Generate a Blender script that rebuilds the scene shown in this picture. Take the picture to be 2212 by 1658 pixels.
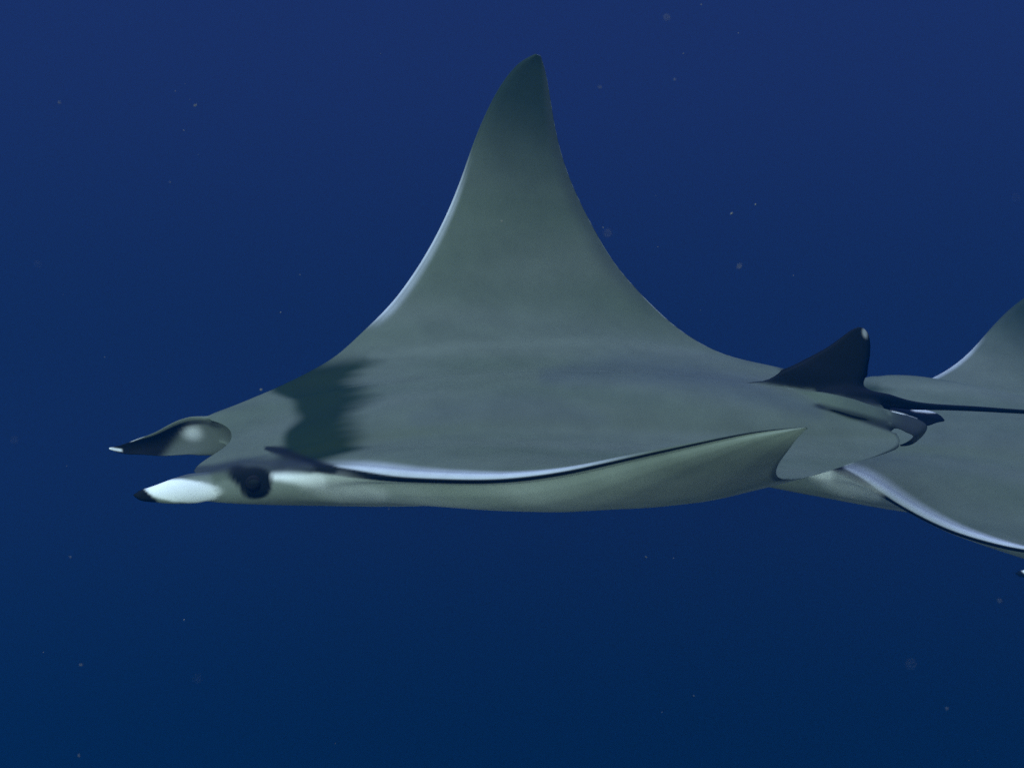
import bpy, bmesh, math, random
import numpy as np
from mathutils import Vector, Matrix, noise

# ------------------------------------------------------------------ camera, water light, sun, exposure
scene = bpy.context.scene
for o in list(bpy.data.objects):
    bpy.data.objects.remove(o)
CAM_DIST = 4.0
HFOV = math.radians(40.0)
cam_data = bpy.data.cameras.new('camera')
cam_data.sensor_fit = 'HORIZONTAL'
cam_data.angle = HFOV
cam_data.clip_start = 0.05
cam_data.dof.use_dof = True
cam_data.dof.focus_distance = CAM_DIST - 0.15
cam_data.dof.aperture_fstop = 6.3
cam_data.clip_end = 500.0
cam = bpy.data.objects.new('camera', cam_data)
cam.location = (0, -CAM_DIST, 0)
cam.rotation_euler = (math.radians(90), 0, 0)
scene.collection.objects.link(cam)
scene.camera = cam

world = bpy.data.worlds.new('World')
scene.world = world
world.use_nodes = True
wn, wl = world.node_tree.nodes, world.node_tree.links
wn.clear()
w_out = wn.new('ShaderNodeOutputWorld')
w_bg = wn.new('ShaderNodeBackground')
w_tc = wn.new('ShaderNodeTexCoord')
w_sep = wn.new('ShaderNodeSeparateXYZ')
w_map = wn.new('ShaderNodeMapRange')
w_map.inputs['From Min'].default_value = -1.0
w_map.inputs['From Max'].default_value = 1.0
w_ramp = wn.new('ShaderNodeValToRGB')
w_ramp.color_ramp.interpolation = 'EASE'
ramp = w_ramp.color_ramp
stops = [(0.0, (0.0008, 0.0030, 0.006)), (0.36, (0.0012, 0.0032, 0.007)), (0.50, (0.0066, 0.0095, 0.037)),
         (0.64, (0.0135, 0.0155, 0.068)), (0.80, (0.115, 0.165, 0.46)), (1.0, (0.80, 1.00, 1.95))]
while len(ramp.elements) < len(stops):
    ramp.elements.new(0.5)
for e, (p, c) in zip(ramp.elements, stops):
    e.position = p
    e.color = (*c, 1)
wl.new(w_tc.outputs['Generated'], w_sep.inputs[0])
wl.new(w_sep.outputs['Z'], w_map.inputs['Value'])
wl.new(w_map.outputs[0], w_ramp.inputs[0])
wl.new(w_ramp.outputs[0], w_bg.inputs[0])
w_bg.inputs[1].default_value = 1.0
wl.new(w_bg.outputs[0], w_out.inputs[0])

sun_data = bpy.data.lights.new('sun', 'SUN')
sun_data.energy = 3.7
sun_data.angle = math.radians(140)         # sunlight diffused in the water, widened as camera-side fill for the underside
sun_data.color = (0.62, 0.86, 0.80)
sun = bpy.data.objects.new('sun', sun_data)
sun_dir = Vector((-0.55, -0.75, 0.42)).normalized()      # towards the sun
sun.rotation_euler = sun_dir.to_track_quat('Z', 'Y').to_euler()
scene.collection.objects.link(sun)

vs = scene.view_settings
vs.view_transform = 'Standard'
vs.look = 'None'
vs.exposure = 0.0
vs.gamma = 1.0
scene.render.film_transparent = False
scene.cycles.use_denoising = False

# ------------------------------------------------------------------ helpers
K = 2 * math.tan(HFOV / 2) / 2212.0


def P(px, py, Y):
    """a point given by its direction from the camera and its own depth Y"""
    d = CAM_DIST + Y
    return np.array([(px - 1106.0) * K * d, Y, -(py - 829.0) * K * d])


def proj(v):
    d = v[..., 1] + CAM_DIST
    return v[..., 0] / (K * d) + 1106.0, -v[..., 2] / (K * d) + 829.0


def smooth01(x, a, b):
    t = np.clip((x - a) / (b - a), 0, 1)
    return t * t * (3 - 2 * t)


def pchip(xk, yk, x):
    """shape-preserving cubic through (xk, yk); yk may have many columns"""
    xk = np.asarray(xk, float)
    yk = np.asarray(yk, float)
    one = yk.ndim == 1
    if one:
        yk = yk[:, None]
    h = np.diff(xk)[:, None]
    dl = np.diff(yk, axis=0) / h
    m = np.zeros_like(yk)
    w1 = 2 * h[1:] + h[:-1]
    w2 = h[1:] + 2 * h[:-1]
    same = dl[:-1] * dl[1:] > 0
    with np.errstate(divide='ignore', invalid='ignore'):
        hm = (w1 + w2) / (w1 / dl[:-1] + w2 / dl[1:])
    m[1:-1] = np.where(same, hm, 0)
    m[0], m[-1] = dl[0], dl[-1]
    x = np.asarray(x, float)
    i = np.clip(np.searchsorted(xk, x, side='right') - 1, 0, len(xk) - 2)
    hh = h[i]
    t = ((x - xk[i]) / hh[:, 0])[:, None]
    r = ((1 + 2 * t) * (1 - t) ** 2 * yk[i] + t * (1 - t) ** 2 * hh * m[i]
         + t * t * (3 - 2 * t) * yk[i + 1] + t * t * (t - 1) * hh * m[i + 1])
    return r[:, 0] if one else r


def spline(yk, x):
    """natural cubic spline through equally spaced rows of yk"""
    yk = np.asarray(yk, float)
    n = len(yk)
    A = np.zeros((n, n))
    B = np.zeros_like(yk)
    A[0, 0] = A[-1, -1] = 1
    for i in range(1, n - 1):
        A[i, i - 1:i + 2] = (1, 4, 1)
        B[i] = 6 * (yk[i + 1] - 2 * yk[i] + yk[i - 1])
    M = np.linalg.solve(A, B)
    x = np.asarray(x, float)
    i = np.clip(x.astype(int), 0, n - 2)
    t = (x - i)[:, None]
    u = 1 - t
    return u * yk[i] + t * yk[i + 1] + ((u ** 3 - u) * M[i] + (t ** 3 - t) * M[i + 1]) / 6


def norm(a):
    return a / np.maximum(np.linalg.norm(a, axis=-1, keepdims=True), 1e-9)


def vnoise(pts, scale, seed=0.0):
    return np.array([noise.noise(Vector((p[0] * scale + seed, p[1] * scale - seed, p[2] * scale + 2 * seed))) for p in pts])


# ------------------------------------------------------------------ materials
def skin_material():
    m = bpy.data.materials.new('ray_skin')
    m.use_nodes = True
    n, l = m.node_tree.nodes, m.node_tree.links
    b = n['Principled BSDF']
    at = n.new('ShaderNodeAttribute')
    at.attribute_name = 'pigment'
    tc = n.new('ShaderNodeTexCoord')
    n1 = n.new('ShaderNodeTexNoise')
    n1.inputs['Scale'].default_value = 9.0
    n1.inputs['Detail'].default_value = 6.0
    n1.inputs['Roughness'].default_value = 0.62
    mr = n.new('ShaderNodeMapRange')
    mr.inputs['From Min'].default_value = 0.3
    mr.inputs['From Max'].default_value = 0.7
    mr.inputs['To Min'].default_value = 0.90
    mr.inputs['To Max'].default_value = 1.09
    mul = n.new('ShaderNodeVectorMath')
    mul.operation = 'SCALE'
    l.new(tc.outputs['Object'], n1.inputs['Vector'])
    l.new(n1.outputs['Fac'], mr.inputs['Value'])
    l.new(at.outputs['Color'], mul.inputs[0])
    l.new(mr.outputs[0], mul.inputs['Scale'])
    l.new(mul.outputs[0], b.inputs['Base Color'])
    b.inputs['Roughness'].default_value = 0.42
    b.inputs['Specular IOR Level'].default_value = 0.06
    n2 = n.new('ShaderNodeTexNoise')
    n2.inputs['Scale'].default_value = 240.0
    n2.inputs['Detail'].default_value = 3.0
    bp = n.new('ShaderNodeBump')
    bp.inputs['Strength'].default_value = 0.10
    bp.inputs['Distance'].default_value = 0.002
    l.new(tc.outputs['Object'], n2.inputs['Vector'])
    l.new(n2.outputs['Fac'], bp.inputs['Height'])
    l.new(bp.outputs[0], b.inputs['Normal'])
    return m


def plain_material(name, col, rough, spec=0.5):
    m = bpy.data.materials.new(name)
    m.use_nodes = True
    n, l = m.node_tree.nodes, m.node_tree.links
    b = n['Principled BSDF']
    tn = n.new('ShaderNodeTexNoise')
    tn.inputs['Scale'].default_value = 60
    r = n.new('ShaderNodeValToRGB')
    r.color_ramp.elements[0].color = (*[c * 0.7 for c in col], 1)
    r.color_ramp.elements[1].color = (*[c * 1.3 for c in col], 1)
    tc = n.new('ShaderNodeTexCoord')
    l.new(tc.outputs['Object'], tn.inputs['Vector'])
    l.new(tn.outputs['Fac'], r.inputs[0])
    l.new(r.outputs[0], b.inputs['Base Color'])
    b.inputs['Roughness'].default_value = rough
    b.inputs['Specular IOR Level'].default_value = spec
    return m


SKIN = skin_material()

# pigments (surface colours, plus one painted highlight)
GREY = np.array([0.122, 0.140, 0.108])
OLIVE = np.array([0.094, 0.118, 0.080])
SLATE = np.array([0.070, 0.085, 0.090])
COLLAR = np.array([0.006, 0.021, 0.003])
BLACK = np.array([0.0015, 0.004, 0.0045])
EDGE_SHEEN = np.array([0.52, 0.54, 0.60])  # highlight colour for the leading edges, not skin
WHITE = np.array([0.88, 0.89, 0.87])
BELLY = np.array([0.275, 0.315, 0.25])


class Skin:
    """collects closed patches (trunk with wings, fins, tail) and welds them into one continuous skin"""
    def __init__(self):
        self.parts = []

    def begin(self):
        self.parts.append(dict(v=[], f=[], c=[], n=0))

    def grid(self, pts, col, close_v=False):
        p = self.parts[-1]
        nu, nv = pts.shape[:2]
        p['v'].append(pts.reshape(-1, 3))
        p['c'].append(np.broadcast_to(col, pts.shape).reshape(-1, 3))
        idx = p['n'] + np.arange(nu * nv).reshape(nu, nv)
        p['n'] += nu * nv
        a = np.hstack([idx, idx[:, :1]]) if close_v else idx
        p['f'].append(np.stack([a[:-1, :-1], a[1:, :-1], a[1:, 1:], a[:-1, 1:]], -1).reshape(-1, 4))
        return idx

    def cap(self, ring, centre, col):
        p = self.parts[-1]
        p['v'].append(np.array([centre]))
        p['c'].append(np.array([col]))
        r = np.asarray(ring)
        p['f'].append(np.stack([r, np.roll(r, -1), np.full(len(r), p['n'])], -1))
        p['n'] += 1

    @staticmethod
    def to_mesh(p, name, src):
        C = np.concatenate(p['c'])
        F = []
        for a in p['f']:
            F.extend(a.tolist())
        me = bpy.data.meshes.new(name)
        me.from_pydata(np.concatenate(p['v']).tolist(), [], F)
        at = me.color_attributes.new('pigment', 'FLOAT_COLOR', 'POINT')
        at.data.foreach_set('color', np.hstack([C, np.ones((len(C), 1))]).astype(np.float32).ravel())
        bm = bmesh.new()
        bm.from_mesh(me)
        bmesh.ops.remove_doubles(bm, verts=bm.verts, dist=2e-5)
        bmesh.ops.holes_fill(bm, edges=[e for e in bm.edges if e.is_boundary], sides=0)
        bmesh.ops.triangulate(bm, faces=[f for f in bm.faces if len(f.verts) > 4])
        bmesh.ops.recalc_face_normals(bm, faces=bm.faces)
        lay = bm.faces.layers.int.new('src')
        for f in bm.faces:
            f.smooth = True
            f[lay] = src
        bm.to_mesh(me)
        bm.free()
        me.materials.append(SKIN)
        return me

    def build(self, name):
        meshes = [self.to_mesh(p, name, i) for i, p in enumerate(self.parts)]
        obs = []
        for me in meshes:
            o = bpy.data.objects.new('weld', me)
            scene.collection.objects.link(o)
            obs.append(o)
        cur = obs[0]
        for o in obs[1:]:
            n_before = len(cur.data.vertices)
            for solver in ('MANIFOLD', 'EXACT'):
                m = cur.modifiers.new('weld', 'BOOLEAN')
                m.operation = 'UNION'
                m.object = o
                m.solver = solver
                dg = bpy.context.evaluated_depsgraph_get()
                dg.update()
                nm = bpy.data.meshes.new_from_object(cur.evaluated_get(dg), preserve_all_data_layers=True, depsgraph=dg)
                cur.modifiers.remove(m)
                if len(nm.vertices) > .8 * n_before and len(nm.vertices) != n_before:
                    cur.data = nm
                    break
                print('weld failed', solver, len(nm.vertices), n_before)
        me = cur.data
        for o in obs:
            bpy.data.objects.remove(o)
        me.name = name
        # soften every seam between patches
        bm = bmesh.new()
        bm.from_mesh(me)
        bmesh.ops.remove_doubles(bm, verts=bm.verts, dist=1e-4)
        lay = bm.faces.layers.int.get('src')
        col = bm.verts.layers.float_color.get('pigment')
        ring = {v: 1.0 for v in bm.verts if len({f[lay] for f in v.link_faces}) > 1}
        print('seam verts', len(ring), 'verts', len(bm.verts))
        front = list(ring)
        # new seam vertices take the pigment of their nearest old neighbours
        todo = set(ring)
        while todo:
            done = []
            for v in todo:
                ws = [e.other_vert(v) for e in v.link_edges if e.other_vert(v) not in todo]
                if ws:
                    done.append((v, min((w[col][:] for w in ws), key=sum)))
            if not done:
                break
            for v, q in done:
                v[col] = q
                todo.discard(v)
        for k in range(1, 6):
            nxt = []
            for v in front:
                for e in v.link_edges:
                    w = e.other_vert(v)
                    if w not in ring:
                        ring[w] = 1.0 - k / 6.0
                        nxt.append(w)
            front = nxt
        for _ in range(14):
            new = {}
            for v, wgt in ring.items():
                ws = [e.other_vert(v) for e in v.link_edges]
                if not ws:
                    continue
                c = sum((w.co for w in ws), Vector()) / len(ws)
                q = sum((Vector(w[col]) for w in ws), Vector((0, 0, 0, 0))) / len(ws)
                new[v] = (v.co.lerp(c, .5 * wgt), Vector(v[col]).lerp(q, .10 * wgt))
            for v, (c, q) in new.items():
                v.co = c
                v[col] = q
        bmesh.ops.recalc_face_normals(bm, faces=bm.faces)
        for f in bm.faces:
            f.smooth = True
        bm.to_mesh(me)
        bm.free()
        return me


# ------------------------------------------------------------------ the ray: disc (head, trunk and both wings)
# span stations from the near wing tip over the head to the far wing tip:
# name, leading edge (3), trailing edge (3), half thickness up / down, thickness kept at the leading edge up / down, nose depth
ST = [
    ('n0', (1743, 924, -1.30), (1742, 926, -1.30), .003, .003, .0015, .0015, .002),
    ('n1', (1640, 934, -1.24), (1713, 957, -1.26), .006, .007, .003, .003, .004),
    ('n2', (1500, 962, -1.14), (1691, 987, -1.15), .009, .018, .007, .005, .008),
    ('n3', (1350, 994, -1.01), (1676, 1014, -1.00), .013, .032, .010, .007, .011),
    ('n4', (1200, 1025, -.88), (1684, 1034, -.82), .018, .052, .012, .010, .015),
    ('n5', (1050, 1037, -.74), (1740, 1032, -.56), .024, .070, .016, .012, .020),
    ('n6', (900, 1031, -.60), (1830, 1004, -.36), .034, .084, .018, .015, .022),
    ('n7', (780, 1022, -.49), (1905, 980, -.18), .046, .096, .024, .024, .030),
    ('n8', (690, 1018, -.41), (1946, 957, -.04), .060, .108, .024, .042, .032),
    ('s1', (620, 1030, -.375), (1932, 938, -.01), .080, .120, .036, .052, .035),
    ('s2', (545, 1040, -.36), (1920, 918, .03), .100, .132, .046, .052, .035),
    ('s3', (470, 1048, -.35), (1920, 902, .06), .115, .146, .040, .045, .032),
    ('s4', (418, 1053, -.335), (1915, 892, .08), .125, .154, .030, .034, .012),
    ('m1', (424, 1030, -.27), (1908, 884, .10), .132, .164, .028, .030, -.10),
    ('m2', (464, 1006, -.20), (1900, 878, .12), .136, .166, .034, .040, -.16),
    ('c0', (500, 980, -.12), (1892, 872, .14), .138, .168, .036, .044, -.18),
    ('m3', (500, 953, -.03), (1886, 868, .16), .136, .166, .034, .040, -.16),
    ('m4', (470, 930, .04), (1880, 864, .19), .132, .160, .028, .030, -.10),
    ('s5', (436, 919, .085), (1876, 861, .21), .125, .150, .026, .024, .010),
    ('s6', (490, 902, .12), (1872, 858, .24), .115, .140, .032, .034, .030),
    ('s7', (560, 875, .17), (1866, 854, .27), .100, .130, .034, .044, .035),
    ('s8', (645, 835, .24), (1860, 850, .31), .080, .115, .030, .044, .035),
    ('f1', (735, 782, .33), (1840, 843, .37), .060, .095, .018, .036, .030),
    ('f2', (792, 727, .41), (1700, 797, .47), .046, .070, .014, .022, .022),
    ('f3', (852, 666, .49), (1572, 769, .55), .036, .050, .012, .016, .018),
    ('f4', (906, 589, .55), (1475, 718, .60), .028, .036, .011, .012, .014),
    ('f5', (946, 520, .59), (1395, 646, .63), .022, .026, .010, .010, .013),
    ('f6', (979, 450, .62), (1325, 566, .65), .018, .020, .009, .009, .012),
    ('f7', (1004, 383, .64), (1270, 470, .67), .014, .015, .008, .008, .010),
    ('f8', (1027, 312, .655), (1230, 385, .68), .011, .012, .006, .006, .008),
    ('f9', (1052, 248, .66), (1204, 300, .685), .009, .009, .005, .005, .006),
    ('f10', (1088, 180, .66), (1189, 215, .68), .007, .007, .004, .004, .005),
    ('f11', (1125, 136, .655), (1178, 152, .67), .005, .005, .003, .003, .004),
    ('f12', (1158, 117, .65), (1168, 121, .65), .003, .003, .0015, .0015, .002),
]
NAMES = [s[0] for s in ST]
IDX = {n: i for i, n in enumerate(NAMES)}


def blob(x, y, cx, cy, rx, ry, rot=0.0, soft=0.35):
    a = math.radians(rot)
    dx, dy = x - cx, y - cy
    u = (dx * math.cos(a) + dy * math.sin(a)) / rx
    v = (-dx * math.sin(a) + dy * math.cos(a)) / ry
    r = np.sqrt(u * u + v * v)
    return 1 - smooth01(r, 1 - soft, 1 + soft)


def seg(x, y, pts, w, soft=0.6):
    """soft stripe along a polyline; w may vary along it"""
    best = np.zeros_like(x)
    for (x0, y0, w0), (x1, y1, w1) in zip(pts[:-1], pts[1:]):
        L2 = (x1 - x0) ** 2 + (y1 - y0) ** 2
        t = np.clip(((x - x0) * (x1 - x0) + (y - y0) * (y1 - y0)) / L2, 0, 1)
        d = np.hypot(x - x0 - t * (x1 - x0), y - y0 - t * (y1 - y0)) / ((w0 + (w1 - w0) * t) * w)
        best = np.maximum(best, 1 - smooth01(d, 1 - soft, 1 + soft))
    return best


def put(col, rgb, m):
    col[...] = col * (1 - m[..., None]) + np.asarray(rgb) * m[..., None]


def mark(v, col, x, y, near):
    up = v[..., 0] > -9
    nn = vnoise(v.reshape(-1, 3), 11.0, 5.0).reshape(x.shape)
    x = x + 10 * nn
    y = y + 5 * nn
    # slate streaks on the back, half marking and half painted shading
    put(col, SLATE, .5 * seg(x, y, [(1180, 815, 14), (1340, 792, 24), (1500, 812, 26), (1640, 850, 22), (1760, 888, 12)], 1.15, .95) * up)
    put(col, SLATE, .28 * seg(x, y, [(900, 905, 12), (1120, 880, 30), (1300, 905, 12)], 1.2, .98))
    put(col, BLACK, .95 * seg(x, y, [(1690, 795, 6), (1770, 815, 26), (1850, 846, 26), (1900, 866, 14)], 1.0))
    put(col, BLACK, .85 * seg(x, y, [(1765, 876, 4), (1860, 901, 8), (1940, 927, 9), (1980, 940, 8)], 1.0))  # crease by the pelvic fin: shadow and dark skin painted together
    put(col, GREY * 1.3, .35 * seg(x, y, [(800, 768, 8), (1000, 748, 9), (1300, 735, 9), (1520, 765, 7)], 1.0, .9))  # lit ridge of the far shoulder painted as a paler line
    put(col, BLACK, blob(x, y, 1272, 1013, 7, 4, -30, .5) * near)
    # near side of the head: white flank behind the eye, dark diagonal stripe, dark eye surround
    fl = near & (x < 1000)
    put(col, WHITE * 1.1, blob(x, y, 396, 1058, 80, 20, 4, .14) * fl)
    put(col, WHITE, seg(x, y, [(590, 1026, 10), (640, 1030, 12), (690, 1038, 12)], 1.0, .8) * fl)
    put(col, WHITE, .45 * seg(x, y, [(660, 1038, 16), (740, 1055, 24), (820, 1068, 14)], 1.0, .95) * fl)
    put(col, BLACK, .95 * seg(x, y, [(575, 968, 4), (610, 976, 11), (660, 1000, 14), (720, 1014, 11)], 1.0, .5) * fl)
    put(col, SLATE * .45, .9 * seg(x, y, [(370, 1028, 6), (440, 1014, 9), (520, 1004, 16), (600, 1004, 18), (665, 1010, 10)], 1.0, .7) * fl)  # shading between lip rim and eye, painted dark
    put(col, BLACK, blob(x, y, 550, 1042, 38, 36, 0, .14) * fl)
    put(col, BLACK, blob(x, y, 526, 1030, 34, 22, 25, .3) * fl)
    put(col, BLACK, blob(x, y, 565, 1056, 22, 20, 0, .25) * fl)


def loft(sk, cs, hdir, hh, tt, colour, bend=None, nseg=40, ring=36, tpow=1.0):
    """closed flattened blade along a path of (px, py, Y); hdir = direction of the blade's height"""
    pk = np.array([P(*c) for c in cs])
    k = np.arange(len(cs))
    q = np.linspace(0, len(cs) - 1, nseg)
    C = spline(pk, q)
    T = norm(np.gradient(C, axis=0))
    H = pchip(k, np.array([hdir] * len(cs), float) if np.ndim(hdir[0]) == 0 else np.array(hdir, float), q)
    H = norm(H - (H * T).sum(-1, keepdims=True) * T)
    W = norm(np.cross(T, H))
    hh, tt = pchip(k, np.array(hh, float), q), pchip(k, np.array(tt, float), q)
    bd = np.zeros(nseg) if bend is None else pchip(k, np.array(bend, float), q)
    a = np.linspace(0, 2 * math.pi, ring, endpoint=False)
    ca, sa = np.cos(a), np.sin(a)
    h = ca[None] * hh[:, None]
    w = np.sign(sa)[None] * np.abs(sa)[None] ** tpow * tt[:, None] + bd[:, None] * (ca ** 2)[None]
    pts = C[:, None] + H[:, None] * h[..., None] + W[:, None] * w[..., None]
    col = np.empty(pts.shape)
    x, y = proj(pts)
    colour(col, x, y, np.broadcast_to(ca, x.shape), np.broadcast_to(sa, x.shape), np.broadcast_to(np.linspace(0, 1, nseg)[:, None], x.shape))
    sk.begin()
    idx = sk.grid(pts, col, close_v=True)
    sk.cap(idx[-1], pts[-1].mean(0), col[-1, 0])
    sk.cap(idx[0], pts[0].mean(0), col[0, 0])


def plate(sk, pairs, thick, colour, n=36, m=14, grow=.01):
    """thin closed fin between two edges given as pairs of (px, py, Y)"""
    A = np.array([P(*p[0]) for p in pairs])
    B = np.array([P(*p[1]) for p in pairs])
    q = np.linspace(0, len(pairs) - 1, n)
    A, B = spline(A, q), spline(B, q)
    t = np.linspace(0, 1, m)
    M = A[:, None] * (1 - t[None, :, None]) + B[:, None] * t[None, :, None]
    nr = norm(np.cross(np.gradient(M, axis=0), np.gradient(M, axis=1)))
    prof = np.sqrt(np.clip(4 * t * (1 - t), 0, 1))[None, :] * (np.linspace(1, .25, n) * smooth01(np.linspace(0, 1, n), -.05, grow))[:, None] * thick
    top = M + nr * prof[..., None]
    bot = M - nr * prof[..., None]
    loop = np.concatenate([top, bot[:, ::-1][:, 1:-1]], axis=1)
    x, y = proj(loop)
    col = np.empty(loop.shape)
    tt = np.concatenate([t, t[::-1][1:-1]])
    colour(col, x, y, np.broadcast_to(tt, x.shape), np.broadcast_to(np.linspace(0, 1, n)[:, None], x.shape))
    sk.begin()
    idx = sk.grid(loop, col, close_v=True)
    sk.cap(idx[0], loop[0].mean(0), col[0, 0])
    sk.cap(idx[-1], loop[-1].mean(0), col[-1, 0])


def add_fins(sk):
    # head fins (cephalic lobes)
    def near_col(col, x, y, ca, sa, t):
        col[...] = BELLY * .65
        nn = vnoise(np.stack([x, y, 0 * x], -1).reshape(-1, 3) * .01, 6.0, 2.0).reshape(x.shape)
        put(col, SLATE, smooth01(ca, .55, .8))
        put(col, WHITE * 1.1, blob(x + 3 * nn, y + 2 * nn, 396, 1060, 84, 25, 4, .14))
        put(col, BLACK, 1 - smooth01(x + (y - 1066) * -1.1, 318, 326))
    loft(sk, [(560, 1040, -.30), (510, 1045, -.33), (465, 1049, -.345), (425, 1053, -.355), (380, 1060, -.370), (330, 1067, -.37), (303, 1069, -.36), (289, 1069, -.355)],
         (0.1, .35, 1), [.028, .033, .037, .040, .034, .021, .013, .002], [.028, .028, .027, .026, .021, .015, .010, .002], near_col)

    def far_col(col, x, y, ca, sa, t):
        col[...] = GREY * 1.1
        inner = 1.0 * (x > 0)
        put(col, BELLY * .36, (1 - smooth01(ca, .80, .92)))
        put(col, WHITE, .6 * blob(x, y, 412, 931, 19, 14, 20, .98))  # painted highlight on the inner face
        put(col, BLACK, (1 - smooth01(x + (y - 945) * .75, 368, 396)) * 1.0)
        put(col, BLACK, .85 * seg(x, y, [(355, 940, 10), (395, 917, 7), (440, 909, 5), (474, 921, 4)], 1.0, .7))
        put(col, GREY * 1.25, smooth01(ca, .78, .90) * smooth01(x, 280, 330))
        put(col, WHITE, seg(x, y, [(236, 968, 3), (262, 972, 3)], 1.0, .5))
        put(col, WHITE, seg(x, y, [(285, 950, 3), (305, 942, 3)], 1.0, .5))
    loft(sk, [(530, 945, .06), (480, 943, .075), (440, 943, .085), (400, 948, .085), (350, 960, .075), (310, 965, .06), (270, 970, .045), (236, 968, .03)],
         (0, .2, 1), [.045, .056, .058, .052, .038, .026, .015, .002], [.030, .024, .018, .014, .012, .010, .007, .002], far_col, bend=[0, -.01, -.025, -.035, -.03, -.02, -.008, 0])

    # dorsal fin: upright blade over the tail root
    def dors_col(col, x, y, t, u):
        col[...] = BLACK
        
        put(col, WHITE, .35 * blob(x, y, 1868, 719, 5, 10, -12, .6))
    plate(sk, [((1610, 826, .12), (1900, 876, .13)), ((1698, 795, .125), (1884, 846, .13)), ((1742, 774, .14), (1874, 812, .14)),
               ((1785, 751, .15), (1878, 775, .15)), ((1820, 726, .16), (1880, 745, .16)), ((1842, 711, .165), (1876, 722, .165)), ((1856, 706, .167), (1868, 711, .167))],
          .011, dors_col)

    # whip tail
    def tail_col(col, x, y, ca, sa, t):
        col[...] = BLACK
    loft(sk, [(1740, 866, .11), (1820, 858, .12), (1900, 863, .13), (1970, 875, .16), (2050, 880, .20), (2130, 884, .24), (2212, 889, .28), (2400, 900, .36), (2640, 925, .46), (2900, 960, .56)],
         (0, 0, 1), [.020, .032, .024, .013, .0085, .0075, .0065, .0055, .004, .001], [.020, .032, .022, .012, .0085, .0075, .0065, .0055, .004, .001], tail_col, nseg=80, ring=16)

    # pelvic fins
    def pel_col(col, x, y, t, u):
        col[...] = OLIVE
        put(col, BLACK, smooth01(t, .62, .9) * .75)  # shadowed crease along the lower edge painted into the skin colour
        put(col, SLATE * .3, smooth01(x, 1870, 1960) * .9)
        put(col, BLACK, blob(x, y, 1955, 960, 20, 10, 0, .4))
    plate(sk, [((1680, 836, .13), (1690, 866, .11)), ((1780, 847, .05), (1790, 886, .0)), ((1860, 866, .05), (1865, 906, -.01)), ((1920, 884, .07), (1920, 922, .0)),
               ((1975, 902, .08), (1958, 934, .0)), ((2003, 920, .07), (1972, 942, .0)), ((1990, 944, .05), (1966, 950, .0)), ((1968, 960, .03), (1956, 956, .0)), ((1946, 963, .01), (1944, 961, .0))],
          .008, pel_col, n=60, grow=.45)

    def pel2_col(col, x, y, t, u):
        col[...] = BLACK
        put(col, WHITE, seg(x, y, [(1928, 890, 3), (1950, 897, 4), (1976, 906, 3)], 1.0, .4))
        put(col, WHITE, .8 * seg(x, y, [(1975, 885, 4), (2010, 887, 5), (2026, 890, 2)], 1.0, .4))
    plate(sk, [((1860, 866, .20), (1880, 880, .10)), ((1920, 876, .21), (1930, 895, .10)), ((1970, 882, .22), (1972, 908, .11)), ((2005, 886, .22), (2000, 919, .13)),
               ((2030, 896, .22), (2020, 914, .16)), ((2041, 908, .21), (2038, 910, .2))], .007, pel2_col, n=36)


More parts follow.
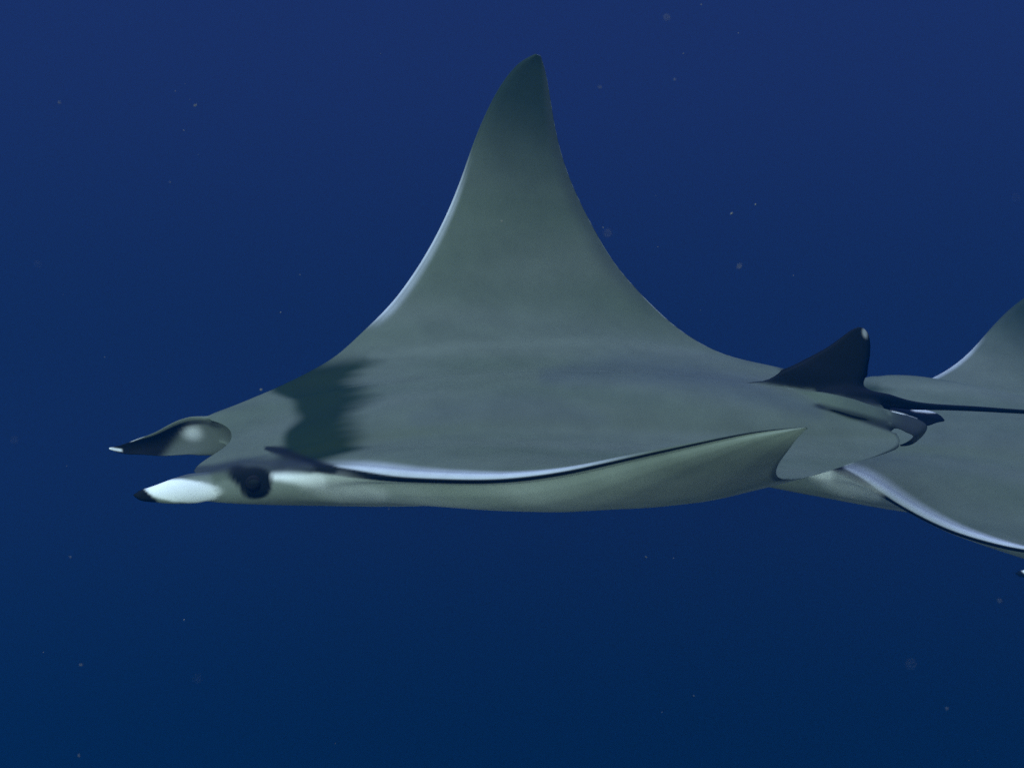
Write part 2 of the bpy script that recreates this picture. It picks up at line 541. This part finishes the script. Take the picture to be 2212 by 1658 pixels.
def build_ray_mesh(near_turn=0.0, far_turn=0.0, thin=1.0, belly_shade=1.0):
    sk = Skin()
    sub = 9
    ns = len(ST)
    NV = (ns - 1) * sub + 1
    vq = np.linspace(0, ns - 1, NV)
    le = np.array([P(*s[1]) for s in ST])
    te = np.array([P(*s[2]) for s in ST])
    kk = np.arange(ns)
    # another wing beat: turn each wing about its shoulder line, more towards the tip
    for i in range(ns):
        d = IDX['n8'] - i if i < IDX['c0'] else i - IDX['f1']
        ang = (near_turn if i < IDX['c0'] else far_turn) * min(max(d / 2.0, 0.0), 1.0) * (1.0 if d < 4 or i > IDX['c0'] else max(.45, 1 - .12 * (d - 3)))
        if d > 0 and ang:
            a = math.radians(ang)
            for arr, j in ((le, IDX['n8'] if i < IDX['c0'] else IDX['f1']), (te, IDX['n8'] if i < IDX['c0'] else IDX['f1'])):
                y, z = arr[i, 1] - arr[j, 1], arr[i, 2] - arr[j, 2]
                arr[i, 1] = arr[j, 1] + y * math.cos(a) - z * math.sin(a)
                arr[i, 2] = arr[j, 2] + y * math.sin(a) + z * math.cos(a)
    LE = pchip(kk, le, vq)
    TE = pchip(kk, te, vq)

    def ss(a, it):
        for _ in range(it):
            b = a.copy()
            b[1:-1] = 0.25 * a[:-2] + 0.5 * a[1:-1] + 0.25 * a[2:]
            a = b
        return a
    LE, TE = ss(LE, 14), ss(TE, 14)
    th = pchip(kk, np.array([s[3:8] for s in ST]), vq)
    th = ss(th, 14)
    hd, hv, ld, lv, nose = th.T
    hv = hv * (thin + (1 - thin) * smooth01(vq, IDX['n6'] - .5, IDX['n8']))
    NU = 190
    s = np.linspace(0, 1, NU) ** 1.25
    mid = LE[None] * (1 - s[:, None, None]) + TE[None] * s[:, None, None]
    # soft camber: the inner disc sags a little behind the leading edge of the wings
    dv = np.gradient(mid, axis=1)
    du = np.gradient(mid, axis=0)
    nrm = norm(np.cross(dv, du))
    if nrm[NU // 2, NV // 2, 2] < 0:
        nrm = -nrm
    for _ in range(60):
        b = nrm.copy()
        b[:, 1:-1] = 0.25 * nrm[:, :-2] + 0.5 * nrm[:, 1:-1] + 0.25 * nrm[:, 2:]
        nrm = norm(b)
    # chordwise thickness: wing section blended to the trunk section
    kw = [0, .04, .12, .28, .45, .65, .85, 1.0]
    wing = pchip(kw, [0, .42, .80, 1.0, .92, .60, .22, .0], s)
    wingv = pchip(kw, [0, .40, .78, 1.0, 1.0, .84, .40, .0], s)
    trunk = pchip(kw, [0, .14, .38, .80, 1.0, .86, .46, .17], s)
    trunkv = pchip(kw, [0, .09, .26, .62, .90, .92, .52, .16], s)
    isb = smooth01(vq, IDX['n6'], IDX['s2']) * (1 - smooth01(vq, IDX['s7'], IDX['f3']))
    pd = wing[:, None] * (1 - isb) + trunk[:, None] * isb
    pv = wingv[:, None] * (1 - isb) + trunkv[:, None] * isb
    keep = (1 - smooth01(s, 0.0, 0.55))[:, None]
    up = pd * hd + keep * ld
    dn = pv * hv + keep * lv
    # the gill region swells under the throat
    D = mid + nrm * up[..., None]
    V = mid - nrm * dn[..., None]
    # nose strip from the upper to the lower leading edge; negative nose = open mouth
    tan = norm(np.gradient(LE, axis=0))
    outw = norm(np.cross(tan, nrm[0]))
    chord = norm(LE - TE)
    sgn = np.sign((outw * chord).sum(-1, keepdims=True))
    outw = outw * np.where(sgn == 0, 1, sgn)
    outw = norm(ss(outw, 20))
    mouth = smooth01(-nose, 0.0, 0.05)[:, None]
    outm = norm(outw * (1 - mouth) + chord * mouth)
    NN = 23
    ph = np.linspace(0, math.pi, NN)[1:-1]
    rows = []
    for a in ph:
        ca, sa = math.cos(a), math.sin(a)
        h = np.where(ca > 0, up[0] * ca, dn[0] * ca)
        rows.append(LE + nrm[0] * h[:, None] + outm * (nose * sa)[:, None])
    Nn = np.array(rows)
    # ---------------- pigment
    ppx, ppy = proj(D)
    lat = np.broadcast_to(vq, D.shape[:2])
    S = np.broadcast_to(s[:, None], D.shape[:2])
    n1 = vnoise(D.reshape(-1, 3), 7.0, 3.1).reshape(D.shape[:2])
    n2 = vnoise((D * np.array([1.2, 6.0, 6.0])).reshape(-1, 3), 5.0, 8.0).reshape(D.shape[:2])
    n4 = vnoise((D * np.array([1.0, 3.0, 3.0])).reshape(-1, 3), 4.0, 4.4).reshape(D.shape[:2])
    n3 = vnoise((D * np.array([1.0, 5.0, 5.0])).reshape(-1, 3), 1.6, 1.7).reshape(D.shape[:2])

    def lerp(a, b, t):
        return a * (1 - t[..., None]) + b * t[..., None]
    cd = lerp(np.broadcast_to(GREY, D.shape), OLIVE, np.clip(0.45 + n3 * 0.6, 0, 1))
    xw = D[..., 0]
    # dark collar behind the head, streaky hind edge
    ym = D[..., 1] - (-.10 + .1 * (D[..., 0] + .65))
    front = -0.600 + 0.03 * n1 - np.where(ym > 0, 1.5, .35) * ym ** 2
    back = -0.425 + 0.022 * n2 + 0.06 * n4
    inb = smooth01(xw, front - .022, front + .022) * (1 - smooth01(xw, back - .06, back + .06))
    inb *= smooth01(lat, IDX['n8'] - .6, IDX['n8'] + .6) * (1 - smooth01(lat, IDX['f1'] - .7, IDX['f1'] + .3))
    cd = lerp(cd, COLLAR, inb)
    cv = lerp(np.broadcast_to(BELLY, D.shape), WHITE, np.clip(0.3 + n3 * 0.6, 0, 1) * 0.5)
    sk_d = cd
    # painted highlight along the leading edges, dark hem below it, dark line along the wing's hind edge
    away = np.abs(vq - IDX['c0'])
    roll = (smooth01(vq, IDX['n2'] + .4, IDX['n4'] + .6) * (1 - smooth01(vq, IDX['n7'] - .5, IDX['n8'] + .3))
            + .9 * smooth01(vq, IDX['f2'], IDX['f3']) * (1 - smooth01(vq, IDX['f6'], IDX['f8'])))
    cd = lerp(cd, EDGE_SHEEN, roll[None] * .62 * (1 - smooth01(S, -.006, .028)))  # light catching the front edge, put into the colour
    dark_tip = smooth01(vq, IDX['f5'] + .5, IDX['f10'] + .6) + .8 * (1 - smooth01(vq, IDX['n0'] + .5, IDX['n2']))
    cd = lerp(cd, np.array([.012, .028, .022]), np.clip(dark_tip, 0, .92)[None] * np.ones_like(S))
    cd = lerp(cd, SLATE * .6, .6 * (smooth01(vq, IDX['f3'], IDX['f6']))[None] * smooth01(S, .80, .98))
    wingtail = 1 - smooth01(vq, IDX['n4'], IDX['n5'])
    cd = lerp(cd, BLACK, wingtail[None] * smooth01(S, .965, .985))
    cv = lerp(cv, BLACK, wingtail[None] * smooth01(S, .955, .98))
    cv = cv * belly_shade  # weaker light on the following ray's underside, put into its colour
    under = np.array([.19, .22, .175])
    cv = lerp(cv, under, (1 - smooth01(vq, IDX['n2'], IDX['n6']))[None] * np.ones_like(S) * .85)
    cv = lerp(cv, BELLY * .3, (smooth01(vq, IDX['m1'], IDX['m2']) * (1 - smooth01(vq, IDX['s6'], IDX['s7'])))[None] * (1 - smooth01(S, .08, .16)))
    cv = lerp(cv, SLATE * .8, (smooth01(vq, IDX['n6'], IDX['n7']) * (1 - smooth01(vq, IDX['s3'], IDX['s4'])))[None] * smooth01(S, .86, .95))
    chin = (smooth01(vq, IDX['n7'], IDX['s2']) * (1 - smooth01(vq, IDX['s7'], IDX['f2'])))[None] * (1 - smooth01(S, .10, .30))
    cv = lerp(cv, BELLY * .62, .9 * chin)
    sk_d = cd
    hemc = pchip([0, IDX['n6'], IDX['n7'], IDX['n8'], IDX['s1'], IDX['s7'], IDX['f1'], IDX['f3'], len(ST) - 1], [.66, .64, .48, .28, .15, .3, .6, .7, .7], vq)
    isw = smooth01(away, 5.4, 6.6)
    cn = np.empty(Nn.shape)
    for i, a in enumerate(ph):
        r = i / (len(ph) - 1.0)
        dark = (1 - smooth01(np.abs(r - hemc), .12, .21)) * isw
        low = smooth01(r - hemc, -.05, .05)
        side_t = np.where(isw > .5, low, smooth01(np.full(NV, r), .25, .5))
        c = lerp(lerp(cd[0], EDGE_SHEEN, roll * smooth01(np.full(NV, r), 0, .25)), cv[10], side_t)
        c = lerp(c, BLACK, dark)
        if 2 < i < len(ph) - 3:
            c = c * (1 - mouth) + np.array([.02, .025, .025]) * mouth
        cn[i] = c
    full = np.concatenate([D[::-1], Nn, V], axis=0)
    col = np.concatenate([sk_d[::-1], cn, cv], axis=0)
    wsm = (np.clip(isb, 0, 1) * (1 - mouth[:, 0]))[None, :, None] * np.ones((len(full), 1, 1))
    r0, r1 = NU - 6, NU + len(ph) + 45
    for _ in range(60):
        g = full.copy()
        g[r0:r1] = .25 * full[r0 - 1:r1 - 1] + .5 * full[r0:r1] + .25 * full[r0 + 1:r1 + 1]
        full = full * (1 - wsm) + g * wsm
    # ---- markings that sit on one place of the skin
    fx, fy = proj(full)
    lat_f = np.broadcast_to(vq, full.shape[:2])
    near = lat_f < IDX['c0']
    mark(full, col, fx, fy, near)
    sk.begin()
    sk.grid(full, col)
    add_fins(sk)
    return sk.build('devil_ray_body')



def empty(name, loc=(0, 0, 0)):
    o = bpy.data.objects.new(name, None)
    o.location = loc
    scene.collection.objects.link(o)
    return o


def ball_mesh(name, r, sq, mat, seg=24, rings=14):
    bm = bmesh.new()
    bmesh.ops.create_uvsphere(bm, u_segments=seg, v_segments=rings, radius=r)
    for v in bm.verts:
        v.co = Vector((v.co.x * sq[0], v.co.y * sq[1], v.co.z * sq[2]))
    for f in bm.faces:
        f.smooth = True
    me = bpy.data.meshes.new(name)
    bm.to_mesh(me)
    bm.free()
    me.materials.append(mat)
    return me


# ------------------------------------------------------------------ the three rays
EYE = plain_material('eye', (0.003, 0.004, 0.005), 0.3, 0.06)
IRIS = plain_material('eye_iris', (0.008, 0.012, 0.010), 0.5, 0.05)
body_mesh = build_ray_mesh()
eye_mesh = ball_mesh('eyeball', .030, (1.0, .7, .85), EYE)
pupil_mesh = ball_mesh('pupil', .012, (1.3, .5, .7), IRIS)
EYES = [(P(552, 1044, -.374), -1), (P(545, 885, .17), 1)]


def make_ray(label, matrix, mesh=None):
    r = empty('devil_ray')
    r.matrix_world = matrix
    r['label'] = label
    r['category'] = 'ray'
    r['group'] = 'devil rays swimming in a line'
    bo = bpy.data.objects.new('body', mesh or body_mesh)
    scene.collection.objects.link(bo)
    bo.parent = r
    for p, sd in EYES:
        e = bpy.data.objects.new('eye', eye_mesh)
        e.location = p
        scene.collection.objects.link(e)
        e.parent = r
        q = bpy.data.objects.new('pupil', pupil_mesh)
        q.location = (0, sd * .0165, .004)
        scene.collection.objects.link(q)
        q.parent = e
    return r


def pose(pivot, target, ry=0.0, rx=0.0, rz=0.0, scale=1.0):
    pv, tg = Vector(P(*pivot)), Vector(P(*target))
    R = Matrix.Rotation(math.radians(ry), 4, 'Y') @ Matrix.Rotation(math.radians(rz), 4, 'Z') @ Matrix.Rotation(math.radians(rx), 4, 'X')
    return Matrix.Translation(tg) @ R @ Matrix.Scale(scale, 4) @ Matrix.Translation(-pv)


make_ray('devil ray leading the others, black dorsal fin and whip tail in full view', Matrix.Identity(4))
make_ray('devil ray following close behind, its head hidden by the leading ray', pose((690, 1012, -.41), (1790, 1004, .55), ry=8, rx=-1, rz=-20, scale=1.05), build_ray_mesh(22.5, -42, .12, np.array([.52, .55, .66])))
make_ray('distant devil ray of which only the dark head fin tips show', pose((290, 1069, -.355), (2194, 1238, 3.6), rz=-22))

# ------------------------------------------------------------------ marine snow and the hazy water
rng = random.Random(4)
bm = bmesh.new()
for i in range(110):
    Y = rng.uniform(-2.4, 3.0) if i % 8 else rng.uniform(-3.3, -2.6)
    p = Vector(P(rng.uniform(-300, 2500), rng.uniform(-250, 1900), Y))
    r = rng.choice([.0008, .0010, .0012, .0016, .0022]) * (1.0 if Y > -2.5 else .5)
    mtx = Matrix.Translation(p) @ Matrix.Rotation(rng.uniform(0, 3), 4, 'Y') @ Matrix.Diagonal((rng.uniform(1, 2.0), 1, .8, 1))
    bmesh.ops.create_icosphere(bm, subdivisions=1, radius=r, matrix=mtx)
me = bpy.data.meshes.new('marine_snow')
bm.to_mesh(me)
bm.free()
me.materials.append(plain_material('marine_snow', (0.20, 0.19, 0.15), 0.8))
snow = bpy.data.objects.new('marine_snow', me)
snow['kind'] = 'stuff'
snow['label'] = 'pale specks of plankton drifting in the blue water'
snow['category'] = 'plankton'
scene.collection.objects.link(snow)

bm = bmesh.new()
bmesh.ops.create_cube(bm, size=1.0)
for v in bm.verts:
    v.co = Vector((v.co.x * 24, 2.5 + v.co.y * 17, v.co.z * 10))
me = bpy.data.meshes.new('haze')
bm.to_mesh(me)
bm.free()
hm = bpy.data.materials.new('water_haze')
hm.use_nodes = True
hn, hl = hm.node_tree.nodes, hm.node_tree.links
hn.clear()
ho = hn.new('ShaderNodeOutputMaterial')
hv_ = hn.new('ShaderNodeVolumePrincipled')
hv_.inputs['Color'].default_value = (0.0, 0.15, 0.54, 1)
hv_.inputs['Density'].default_value = 0.021
hv_.inputs['Anisotropy'].default_value = 0.0
hl.new(hv_.outputs[0], ho.inputs['Volume'])
me.materials.append(hm)
haze = bpy.data.objects.new('haze', me)
haze['kind'] = 'stuff'
haze['label'] = 'deep blue sea water fading what lies far away'
haze['category'] = 'water'
scene.collection.objects.link(haze)
